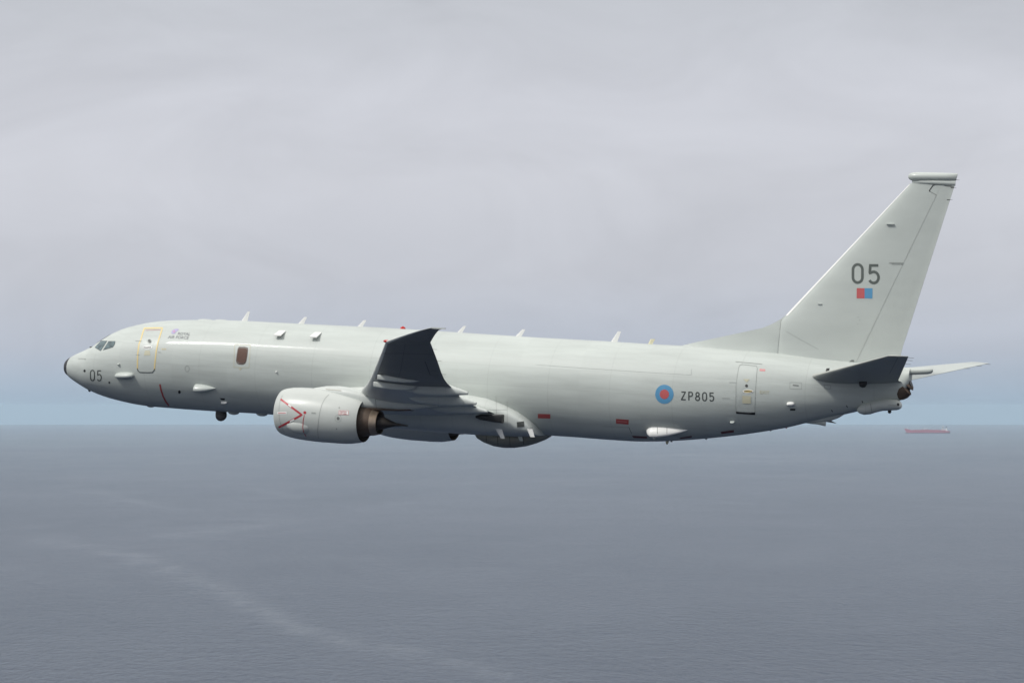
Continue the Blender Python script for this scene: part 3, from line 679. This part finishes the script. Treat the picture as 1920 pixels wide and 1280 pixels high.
# camera turret
tp = at(414.2, 779, 0); r_ = .235
tv = [eng for eng in []]
rg = []
for i in range(17):
    a_ = math.pi*(i+.02)/16.04; rg.append([(tp.x+math.sin(a_)*r_*math.cos(q*math.pi/12), math.sin(a_)*r_*math.sin(q*math.pi/12), tp.z-math.cos(a_)*r_) for q in range(24)])
v, f = loft(rg); tur = make('camera_turret', v, f, mottled('turret_grey', (.085,.08,.08), .42, .2), fuselage)
v, f = loft([[(tp.x+r2*math.cos(q*math.pi/12), r2*math.sin(q*math.pi/12), z_) for q in range(24)] for r2, z_ in ((.235, tp.z+.02), (.235, tp.z+.22), (.26, tp.z+.30))]); make('turret_mount', v, f, M_dark, tur)
v, f = blob([(tp.x+.19,tp.z+.24,tp.z-.16,.05),(tp.x+.24,tp.z+.2,tp.z-.10,.06),(tp.x+.27,tp.z+.1,tp.z-.04,.03)]); make('turret_lens', v, f, M_black, tur)

# ---- tail skid fairing
v, f = blob([(lambda a: (a[0], a[1]+t_, a[1]-b_, w_))(xz(u_, v_)) for u_, v_, t_, b_, w_ in ((1503,791,.02,.03,.04),(1517,788,.1,.12,.12),(1535,784,.2,.17,.17),(1556,780,.2,.20,.18),(1572,777,.2,.14,.15),(1588,772,.1,.04,.05))]); sk = make('tail_skid_fairing', v, f, M_fair, fuselage)
v, f = blob([(lambda a: (a[0], a[1]+t_, a[1]-b_, w_))(xz(u_, v_)) for u_, v_, t_, b_, w_ in ((1519,793,.02,.03,.03),(1532,793,.1,.05,.06),(1546,794,.14,.09,.07),(1548,795,.14,.08,.07))]); make('tail_skid', v, f, M_fin, sk)
bladepx('blade_antenna', (1549,790.5), (1558,788), (1566,793.3), (1568.6,793.3), 0, M_dark, sk, .1)
# ---- aft sensor pod under the tail
PODX = [(1607,769.2,769.6),(1609,764.5,771.5),(1613,760,774.8),(1621,756,777.4),(1632.5,752.5,776.6),(1645,749.7,772.6),(1657,748,770),(1670,748,769.4),(1681,749,768.8),(1686,750.8,767.8),(1689,755,765.5),(1690,759,762)]
YP = -.30; tb = []
for u_, a_, b_ in PODX:
    x_, za = xz(u_, a_, YP); _, zb_ = xz(u_, b_, YP); tb.append((x_, za, zb_))
rg = [oval(x_, YP, lerp(.05, .30, min(1, math.sin(math.pi*min(i/3, 1)/2))) if i < len(tb)-3 else (.30,.24,.12,.06)[i-len(tb)+3], (a_+b_)/2, a_, b_, 30, 2.3) for i, (x_, a_, b_) in enumerate(tb)]
v, f = loft(rg); pod = make('aft_sensor_pod', v, f, M_fair, fuselage); BP = bvh_of(pod)
d_line('pod_seam', BP, [(1632,754),(1633.5,765),(1635.5,775)], .7, M_line, pod)
d_line('pod_seam', BP, [(1665,759.5),(1681,759.5)], .5, M_line, pod)
d_fill('pod_lens', BP, arc(1684,758,2.5,2.8,0,360,12)[:-1], M_black, pod, rings=2, per=1)
q_ = at(1668, 771.2, YP); rg = []
for i in range(11):
    a_ = math.pi*(i+.02)/10.04; rg.append([(q_.x+math.sin(a_)*.075*math.cos(k*math.pi/7), YP+math.sin(a_)*.075*math.sin(k*math.pi/7), q_.z-math.cos(a_)*.08) for k in range(14)])
v, f = loft(rg); make('pod_turret', v, f, M_black, pod)
# ---- tail end: stinger and auxiliary power unit exhaust
a, b = xz(1690, 696.5), xz(1749.5, 695.2); l = b[0]-a[0]
v, f = blob([(a[0]+l*t, lerp(a[1], b[1], t)+.135*h+.01, lerp(a[1], b[1], t)-.135*h, .14*h) for t, h in ((-.3,1.1),(0,1.1),(.3,1),(.6,.95),(.85,.9),(.94,.72),(.985,.42),(1,.1))], 0, 24); make('tail_stinger', v, f, M_fin, fuselage)
a1, a2, a3 = at(1685,737,0), at(1698,727,0), at(1706.5,719,0)
v, f = tubes([a1+(a1-a2)*.8, a1, a1.lerp(a2, .5), a2, a2.lerp(a3, .6), a3], [.16,.32,.36,.335,.27,.19], 24); apu = make('exhaust_outlet', v, f, M_brown, fuselage)
v, f = tubes([a3, a3+Vector((.04,0,.02))], [.21,.19], 20); make('exhaust_lip', v, f, M_black, apu)
v, f = tubes([at(1690,747,0), at(1697,742,0), at(1704,731,0)], [.05,.10,.05], 10); make('exhaust_drain', v, f, M_black, apu)

# ---- fin, rudder, dorsal fin, tip fairing
def fst(u1, v1, u2, v2, tc_): return (at(u1, v1), at(u2, v2), tc_)
FT = [fst(1458,640,1694,700,.095), fst(1462,605,1689,665,.095), fst(1471,594,1692,652,.095), fst(1500,563,1703.5,618,.095), fst(1706,345,1790.5,346,.10)]
# equal-height stations so that the hinge stays straight
def fin_st(z):
    le = [(p[0].z, p[0].x) for p in FT]; te = [(p[1].z, p[1].x) for p in FT]
    return (Vector((plin(sorted(le), z), 0, z)), Vector((plin(sorted(te), z), 0, z)), .10)
ZB, ZT = .9, at(1706, 344).z
h1, h2 = at(1607, 675), at(1756, 366)
def hx(z): return lerp(h1.x, h2.x, (z-h1.z)/(h2.z-h1.z))
rv, rr_, zz = [], [], []
zlist = [lerp(ZB+.4, ZT, i/26) for i in range(27)]
def foil_cut(zs, fa, fb, n=16):
    rings = []
    for z in zs:
        le, te, tc_ = fin_st(z); c = te.x-le.x; up, dn = [], []
        a_, b_ = fa(z, le, te), fb(z, le, te)
        for i in range(n+1):
            k = i/n; k = k**1.7 if a_ <= 1e-6 else k; s = lerp(a_, b_, k); h = max(naca(s)*tc_*c, .012 if s > 0 else 0)
            up.append((le.x+c*s, -h, z)); dn.append((le.x+c*s, h, z))
        rings.append(up+dn[::-1])
    return loft(rings)
v, f = foil_cut(zlist, lambda z, le, te: 0, lambda z, le, te: (hx(z)-.001-le.x)/(te.x-le.x)); fin = make('vertical_fin', v, f, M_fin, plane, sharp=45)
zr = [lerp(at(1640, 690).z, ZT-.02, i/24) for i in range(25)]
v, f = foil_cut(zr, lambda z, le, te: (hx(z)+.001-le.x)/(te.x-le.x), lambda z, le, te: 1.0, 8); rud = make('rudder', v, f, M_fin, fin, sharp=45)
B2 = bvh_of(fin, rud)
# dorsal fin
DL = [(1276,648.4),(1300,642.5),(1340,634),(1380,625.5),(1415,618),(1430,614.8),(1445,608.5),(1456,603),(1466,597),(1478,587)]
rg = []
for i, (u_, v_) in enumerate(DL):
    t = i/(len(DL)-1); x_, z_ = xz(u_, v_); base = interp(PT, x_)-.25; hw = lerp(.03, .15, t**.8) if t < .8 else lerp(.126, .10, (t-.8)/.2)
    tip = lerp(.02, .03, t); ring = []
    hgt = z_-base
    for s_ in (-1, 1):
        col_ = []
        for k in range(9):
            q = k/8; zz_ = base+hgt*q
            ww = lerp(hw+.12*(1-t)+.05, tip, q**.55) if t < .6 else lerp(hw, tip, q**2.2)
            col_.append((x_, s_*ww, zz_))
        ring += col_ if s_ < 0 else col_[::-1]
    rg.append(ring)
v, f = loft(rg); dors = make('dorsal_fin', v, f, M_fin, fin, sharp=50)
BD = bvh_of(fin, rud, dors)
# bright bare leading edge strip
lev, lef = [], []
pts_ = [fin_st(z) for z in [lerp(at(1472,592).z, ZT-.05, i/20) for i in range(21)]]
for le, te, _ in pts_:
    c = te.x-le.x
    for s in (.012, .004, 0, .004, .012):
        pass
rg = []
for le, te, _ in pts_:
    c = te.x-le.x; ring = []
    for s in (.024, .012, .004, .0008): ring.append((le.x+c*s-.006, -naca(s)*.1*c-.006, le.z))
    ring.append((le.x-.012, 0, le.z))
    for s in (.0008, .004, .012, .024): ring.append((le.x+c*s-.006, naca(s)*.1*c+.006, le.z))
    rg.append(ring)
v, f = loft(rg); make('leading_edge_strip', v, f, M_white, fin, sharp=60)
# tip fairing
TBX = [(1703,330.5,331.5),(1704,327.5,334.5),(1707,325,337.3),(1712,323.5,339.3),(1720,322.9,340.3),(1735,322.9,340.4),(1755,323.6,340),(1775,324.3,339.4),(1790,325,339)]
tb = []
for u_, a_, b_ in TBX:
    x_, za = xz(u_, a_); _, zb_ = xz(u_, b_); tb.append((x_, za, zb_))
ws = (.01,.08,.14,.19,.21,.21,.19,.15,.08)
rg = [oval(x_, 0, w_, (a_+b_)/2, a_, b_, 28) for (x_, a_, b_), w_ in zip(tb, ws)]
xt_, zt_ = xz(1796, 325.5); xb_, zb_ = xz(1792.5, 338.5); last_ = oval(1, 0, .02, (zt_+zb_)/2, zt_, zb_, 28); last_ = [(lerp(xb_, xt_, (p[2]-zb_)/(zt_-zb_)), p[1], p[2]) for p in last_]; rg.append(last_)
v, f = loft(rg); tipf = make('fin_tip_fairing', v, f, M_fin, fin)
xa, za = xz(1710, 343); xe, ze = xz(1791.5, 343)
v, f = loft([oval(lerp(xa, xe, t), 0, w_, za+.05, za+.16, za-.06, 20) for t, w_ in ((0,.02),(.05,.08),(.2,.13),(.5,.14),(.8,.09),(1,.03))]); make('fin_tip_neck', v, f, M_fin, fin)
for u_, v_ in ((1789,337.4),(1783,352),(1776,374.3)):
    p = at(u_, v_); v, f = tubes([(p.x,-.02,p.z),(p.x+.10,-.02,p.z),(p.x+.22,-.02,p.z)], [.014,.010,.004], 5); make('static_wick', v, f, M_dark, rud)
d_line('rudder_gap', B2, [(1789,347.3),(1752,347),(1749,348.2),(1742.4,357.6)], .8, M_line, rud)
d_line('rudder_gap', B2, [(1752,346.8),(1749,348.2),(1742.4,357.6),(1744,359.5)], 1.4, M_black, rud, off=.01)
d_line('rudder_gap', B2, [(1742.4,358.5),(1756,366)], .9, M_line, rud)
d_line('hinge_line', B2, [(1756,366),(1731,417),(1700,481),(1669,545),(1638,610),(1607,675)], .45, M_sline, fin, off=.012)
d_line('hinge_cover', B2, [(1667,492.6),(1694,492.8)], 1.3, M_sline, fin, off=.02)
d_line('hinge_cover', B2, [(1672,495.2),(1692,495.8)], .6, M_line, fin, off=.02)
d_line('panel_gap_line', BD, [(1465,598),(1461,630),(1457.5,664)], .5, M_sline, dors, off=.012)
d_line('panel_gap_line', B2, [(1474,621),(1500,636),(1535,655)], .5, M_sline, fin)
d_line('panel_gap_line', B2, [(1600,690),(1606,676)], .6, M_sline, fin)
for u_, v_ in ((1609,594.5),(1612,600),(1608.5,607.5)): d_fill('drain_hole', B2, arc(u_,v_,.8,.8,0,360,6)[:-1], M_sline, fin, rings=1, per=1)
d_text('fin_number', B2, '05', [(1595.6,493.2,1620.8,532.2),(1626.2,494.4,1651,533.4)], 5.0, M_lgrey, fin)
d_fill('fin_flash_red', B2, [(1606.4,540),(1621,540.2),(1621,559.3),(1606.2,559.2)], M_rpink, fin, rings=2)
d_fill('fin_flash_blue', B2, [(1621.1,540.2),(1636,540.4),(1635.8,559.6),(1621.1,559.3)], M_blue, fin, rings=2)
for (u0, v0, u1, hgt) in ((1662.5,420.2,1677,.09),(1533.5,569.6,1541,.05)):
    p, nn = hit(B2, u0, v0, 0); p2, _ = hit(B2, u1, v0+.6, 0)
    v, f = boxvf(p.x, p2.x, p.y-hgt, p.y+.02, p.z-.012, p.z+.02); make('fin_antenna', v, f, M_fin, fin, smooth=False)
d_fill('hinge_fairing', B2, [(1592,678),(1597,674.5),(1601,674.8),(1602,678)], M_line, fin, rings=1)

# ---- tailplanes
for sg in (-1, 1):
    st = [((33.75, sg*.75, .92), (37.35, sg*.3, .92), .13), ((34.22, sg*1.45, 1.0), (37.3, sg*.75, .98), .12), ((38.38, sg*7.12, 1.88), (39.16, sg*7.17, 1.89), .10), ((38.60, sg*7.22, 1.89), (39.14, sg*7.22, 1.90), .05)]
    v, f = foil(refine(st, 5), (0, 0, 1), n=18); tp_ = make('tailplane', v, f, M_tail_shade if sg < 0 else M_fin, plane, sharp=50)  # near side gets the colour with underside shade in it, far side plain
    tp_['label'] = 'near tailplane, its dark underside showing' if sg < 0 else 'far tailplane, pale, tip beyond the tail'
    # elevator gap and hinge fairings
    BT = bvh_of(tp_)
    for y_ in (5.2, 6.2, 6.9):
        t = (y_-.75)/(7.17-.75); x_ = lerp(37.3, 39.16, t); z_ = lerp(1.02, 1.89, t); v, f = tubes([(x_-.02, sg*y_, z_), (x_+.22, sg*y_, z_)], .007, 5); make('static_wick', v, f, M_dark, tp_)
    if sg < 0:
        d_line('elevator_gap', BT, [(1668,700),(1674,688),(1684,669)], .6, M_black, tp_)
        ac_ = at(1618, 720, -1.1); v, f = blob([(ac_.x+a_, ac_.z+.16, ac_.z-d_, w2) for a_, d_, w2 in ((-.15,.02,.03),(-.12,.10,.08),(0,.14,.10),(.1,.11,.09),(.15,.02,.04))], -1.1, 14); make('tailplane_actuator_fairing', v, f, M_black, tp_)
d_line('tailplane_seal', B, [(1545,721),(1546,728),(1557,729),(1558,722)], .8, M_sline, fuselage, closed=True)

# ------------------------------------------------------------------ sea: one curved sheet reaching past the horizon
def slick_points():
    """centre lines of the smooth streaks on the water, in metres on the sea"""
    def sea(u, v):
        d = Matrix.Rotation(CAM_PITCH, 3, 'X') @ Vector(((u-960)/FPX, 1, (640-v)/FPX)); k = -d.z/math.hypot(d.x, d.y)
        # h + s*... : -k*s + CAM_H = -s^2/2R
        disc = k*k-2*CAM_H/EARTH
        if disc < 0: return None
        s = (k-math.sqrt(disc))*EARTH; q = s/math.hypot(d.x, d.y); return (d.x*q, d.y*q)
    return sea
sea_at = slick_points()
STK = [([(70,1012),(150,1024),(240,1041),(300,1060),(360,1085),(430,1113),(480,1142),(540,1172),(600,1190),(690,1208),(790,1225),(880,1248),(1000,1285)], [5,6,10,12,12,14,16,16,13,11,11,12,12], .9),
       ([(120,910),(180,920),(230,936),(290,948),(350,956)], [1.5,2.5,3,2,1], .7),
       ([(310,1003),(370,998),(430,992),(480,986),(540,974),(620,970)], [6,10,12,9,4,2], .6),
       ([(375,975),(450,973),(540,972)], [2,3,2], .5), ([(300,1032),(340,1030),(385,1024)], [2,3,2], .5),
       ([(485,918),(515,925),(548,930)], [1.5,2.5,1.5], .6), ([(660,958),(700,951),(770,941)], [1.5,2.5,1.5], .6),
       ([(0,992),(40,990),(90,985)], [2,3,2], .5), ([(60,838),(160,836),(300,832)], [1,1.5,1], .6), ([(600,1040),(660,1046),(720,1055)], [3,7,3], .35)]
angs = []
a_ = -180.0
while a_ < 180:
    angs.append(R(a_)); a_ += .085 if abs(a_) < 11 else 2.0
rad = [0.5*(1.6**i) for i in range(15)]
rad = [r_ for r_ in rad if r_ < 500]+[500*(1.0175**i) for i in range(270)]
rad = [r_ for r_ in rad if r_ < 46000]+[46000]
sv, sf, sval = [(0, 0, 0)], [], [0.0]
for r_ in rad:
    z_ = -r_*r_/(2*EARTH)
    for a_ in angs: sv.append((r_*math.sin(a_), r_*math.cos(a_), z_)); 
nA = len(angs)
for j in range(nA): sf.append((0, 1+(j+1) % nA, 1+j))
for i in range(len(rad)-1):
    for j in range(nA):
        k = (j+1) % nA; sf.append((1+i*nA+j, 1+i*nA+k, 1+(i+1)*nA+k, 1+(i+1)*nA+j))
me = bpy.data.meshes.new('sea'); me.from_pydata(sv, [], sf); me.shade_smooth()
# slick strength per vertex: distance measured across each streak
segs = []
for P, Wd, S_ in STK:
    for i in range(len(P)-1):
        n_ = 4
        for k in range(n_+1):
            t = k/n_; u_, v_ = lerp(P[i][0], P[i+1][0], t), lerp(P[i][1], P[i+1][1], t); w_ = lerp(Wd[i], Wd[i+1], t)
            c_ = sea_at(u_, v_); c2 = sea_at(u_, v_+w_*.72)
            if c_ and c2: segs.append((c_[0], c_[1], 22*math.hypot(*c_)/FPX, abs(c2[1]-c_[1])*1.0, S_))
grid = {}
att = me.attributes.new('slick', 'FLOAT', 'POINT'); vals = [0.0]*len(sv)
import bisect
la = angs
for cx, cy, lx, ly, S_ in segs:
    rr0, rr1 = math.hypot(cx, cy)-3*ly-lx, math.hypot(cx, cy)+3*ly+lx; ac = math.atan2(cx, cy); da = 3*lx/math.hypot(cx, cy)
    i0, i1 = bisect.bisect_left(rad, rr0), bisect.bisect_right(rad, rr1); j0, j1 = bisect.bisect_left(la, ac-da), bisect.bisect_right(la, ac+da)
    for i in range(max(0, i0), min(len(rad), i1)):
        for j in range(j0, j1):
            q = 1+i*nA+j; p = sv[q]; d2 = ((p[0]-cx)/lx)**2+((p[1]-cy)/ly)**2
            if d2 < 9:
                g = S_*math.exp(-d2*.9)
                if g > vals[q]: vals[q] = g
att.data.foreach_set('value', vals)
ms = bpy.data.materials.new('sea_water'); ms.use_nodes = True; t = ms.node_tree; b = t.nodes['Principled BSDF']; K = t.links.new
b.inputs['IOR'].default_value = 1.333
geo = N(t, 'ShaderNodeNewGeometry')
def wave(scale, rot, sc_, det, dist=.0):
    m_ = N(t, 'ShaderNodeMapping'); m_.inputs['Scale'].default_value = sc_; m_.inputs['Rotation'].default_value = (0, 0, R(rot)); K(geo.outputs['Position'], m_.inputs[0])
    n_ = N(t, 'ShaderNodeTexNoise'); n_.inputs['Scale'].default_value = scale; n_.inputs['Detail'].default_value = det; n_.inputs['Roughness'].default_value = .6; n_.inputs['Distortion'].default_value = dist
    K(m_.outputs[0], n_.inputs['Vector']); return n_.outputs['Fac']
def MM(op, a, b_=None, c_=None, clamp=False):
    q = N(t, 'ShaderNodeMath', operation=op, use_clamp=clamp)
    for i, v in enumerate((a, b_, c_)):
        if v is None: continue
        if hasattr(v, 'links'): K(v, q.inputs[i])
        else: q.inputs[i].default_value = v
    return q.outputs[0]
wA = wave(.22, 16, (1, .30, 1), 5, .5); wB = wave(.75, -8, (1, .5, 1), 4, .6)
wC = wave(.030, 32, (1, 1, 1), 4, 1.0)
hgt = MM('ADD', MM('ADD', MM('MULTIPLY', wA, 5.0), MM('MULTIPLY', wB, 2.4)), MM('MULTIPLY', wC, 3.0))
gust = wave(.0013, 8, (1, .6, 1), 6, .8); gust2 = wave(.0075, -15, (1, .5, 1), 6, 1.0)
gv = MM('ADD', MM('MULTIPLY', gust, .6), MM('MULTIPLY', gust2, .4))
sl_at = N(t, 'ShaderNodeAttribute', attribute_name='slick')
brk = wave(.03, 25, (1, .6, 1), 8, .6)
slk = MM('MULTIPLY', sl_at.outputs['Fac'], MM('MULTIPLY', MM('SUBTRACT', brk, .34), 2.6, clamp=True), clamp=True)
bp = N(t, 'ShaderNodeBump'); bp.inputs['Distance'].default_value = 1.0
K(hgt, bp.inputs['Height']); K(MM('SUBTRACT', MM('ADD', .10, MM('MULTIPLY', gv, 1.9)), MM('MULTIPLY', slk, .45)), bp.inputs['Strength']); K(bp.outputs[0], b.inputs['Normal'])
mc = N(t, 'ShaderNodeMix', data_type='RGBA'); mc.inputs[6].default_value = (.008, .016, .040, 1); mc.inputs[7].default_value = (.014, .029, .064, 1)
K(MM('MULTIPLY', MM('SUBTRACT', gv, .3), 2.4, clamp=True), mc.inputs['Factor'])
mc2 = N(t, 'ShaderNodeMix', data_type='RGBA'); mc2.inputs[7].default_value = (.125, .14, .16, 1); K(mc.outputs[2], mc2.inputs[6]); K(MM('MULTIPLY', slk, .8), mc2.inputs['Factor']); K(mc2.outputs[2], b.inputs['Base Color'])
K(MM('ADD', .14, MM('MULTIPLY', gv, .14)), b.inputs['Roughness'])
me.materials.append(ms)
seao = bpy.data.objects.new('sea', me); C.objects.link(seao); tag(seao, 'grey blue open sea with fine ripples and pale smooth streaks', None, None, 'structure')

# ------------------------------------------------------------------ the tanker near the horizon
SD = 15300.0
def ship_part(name, parts, mat, par, smooth=False):
    v, f = join(*parts); return make(name, v, f, mat, par, smooth=smooth)
c_ = sea_at(1739.7, 812.0); ship = bpy.data.objects.new('tanker_ship', None); C.objects.link(ship)
sdist = math.hypot(*c_); ship.location = (c_[0], c_[1], -sdist**2/(2*EARTH)); ship.rotation_euler = (0, 0, -math.atan2(c_[0], c_[1]))
tag(ship, 'long red tanker ship with white bridge near the horizon behind the tail', 'ship')
px = sdist/FPX                                                 # metres that one photo pixel spans at the ship
LN = 82*px
Mh = mottled('red_hull_paint', (.46, .010, .05), .5, .12, scale=(.03,.03,.1)); Mb = principled('hull_bottom_paint', (.035, .035, .06), .5)
Mw = principled('ship_white_paint', (.8, .78, .74), .5); Md = principled('deck_red_paint', (.34, .10, .11), .6); Mf = principled('funnel_paint', (.05, .045, .12), .5)
def hull_ring(t, zt, zb):
    x_ = -LN/2+LN*t; w_ = 16*(min(1, (t/.12))**.55 if t < .12 else (1 if t < .9 else lerp(1, .7, (t-.9)/.1)))
    fl = 1.0; wb = w_*(.55 if t < .06 or t > .95 else .95)
    return [(x_+(-6 if t == 0 else 0), -w_, zt), (x_+(-6 if t == 0 else 0), w_, zt), (x_+(8 if t == 0 else 0), wb, zb), (x_+(8 if t == 0 else 0), -wb, zb)]
tt = [0,.02,.05,.09,.12,.14,.3,.5,.7,.84,.86,.9,.902,.95,1]
def deckz(t): return 6.0*px+(2.6*px*(1-t/.14) if t < .14 else 0)-(1.6*px if t > .90 else 0)
v, f = loft([hull_ring(t_, deckz(t_), 1.0*px) for t_ in tt]); hull = make('hull', v, f, Mh, ship, smooth=False)
v, f = loft([hull_ring(t_, 1.0*px, -6) for t_ in tt]); make('hull_bottom', v, f, Mb, hull, smooth=False)
deck = ship_part('deck_pipes', [boxvf(-LN*.33, LN*.27, -1.5, 1.5, 6.0*px-.5, 6.0*px+1.8), boxvf(-LN*.14, LN*.03, -7, 7, 6.0*px-.5, 6.0*px+3.4), boxvf(-LN*.02, LN*.02, -10, 10, 6.0*px, 6.0*px+4)], Md, ship)
ship_part('cargo_crane', [boxvf(-LN*.075-.8, -LN*.075+.8, -.8, .8, 6.0*px, 6.0*px+11), boxvf(-LN*.075, -LN*.01, -.5, .5, 6.0*px+8, 6.0*px+9.5)], Mw, ship)
ship_part('foremast', [boxvf(-LN*.455-.6, -LN*.455+.6, -.6, .6, 7.5*px, 7.5*px+12)], Mw, ship)
br = ship_part('bridge_block', [boxvf(LN*.31, LN*.375, -12, 12, 3*px, 6.0*px+8), boxvf(LN*.315, LN*.37, -13, 13, 6.0*px+8, 6.0*px+12), boxvf(LN*.318, LN*.365, -16, 16, 6.0*px+12, 6.0*px+16)], Mw, ship)
ship_part('bridge_windows', [boxvf(LN*.317, LN*.366, -16.1, 16.1, 6.0*px+13.3, 6.0*px+14.8)], Mb, br)
ship_part('radar_mast', [boxvf(LN*.34-.5, LN*.34+.5, -.5, .5, 6.0*px+16, 6.0*px+24), boxvf(LN*.34-3, LN*.34+3, -.3, .3, 6.0*px+20, 6.0*px+21)], Mw, br)
fn = ship_part('funnel', [boxvf(LN*.40, LN*.428, -4, 4, 3*px, 6.0*px+11)], Mw, ship)
ship_part('funnel_top', [boxvf(LN*.402, LN*.426, -3.8, 3.8, 6.0*px+11, 6.0*px+18)], Mf, fn)
ship_part('stern_housing', [boxvf(LN*.375, LN*.44, -10, 10, 3*px, 6.0*px+2)], Mw, ship)

# ------------------------------------------------------------------ haze over the water
hz_top = CAM_H+16; hz_bot = -46000**2/(2*EARTH)-1.5
HZR = 46200.0
hv = [(HZR*math.cos(2*math.pi*k/64), HZR*math.sin(2*math.pi*k/64), z_) for z_ in (hz_bot, hz_top) for k in range(64)]
hf = [(k, (k+1) % 64, 64+(k+1) % 64, 64+k) for k in range(64)]+[tuple(range(63, -1, -1)), tuple(range(64, 128))]
hm = bpy.data.materials.new('haze_air'); hm.use_nodes = True; hn = hm.node_tree; hn.nodes.clear()
ho = N(hn, 'ShaderNodeOutputMaterial'); pv = N(hn, 'ShaderNodeVolumePrincipled'); pv.inputs['Color'].default_value = (.67, .85, .985, 1); pv.inputs['Density'].default_value = 4.1e-5; pv.inputs['Anisotropy'].default_value = .1
hn.links.new(pv.outputs[0], ho.inputs['Volume'])
hz = make('haze', hv, hf, hm, None, smooth=False); tag(hz, 'thin pale blue haze lying over the sea towards the horizon', None, None, 'stuff')
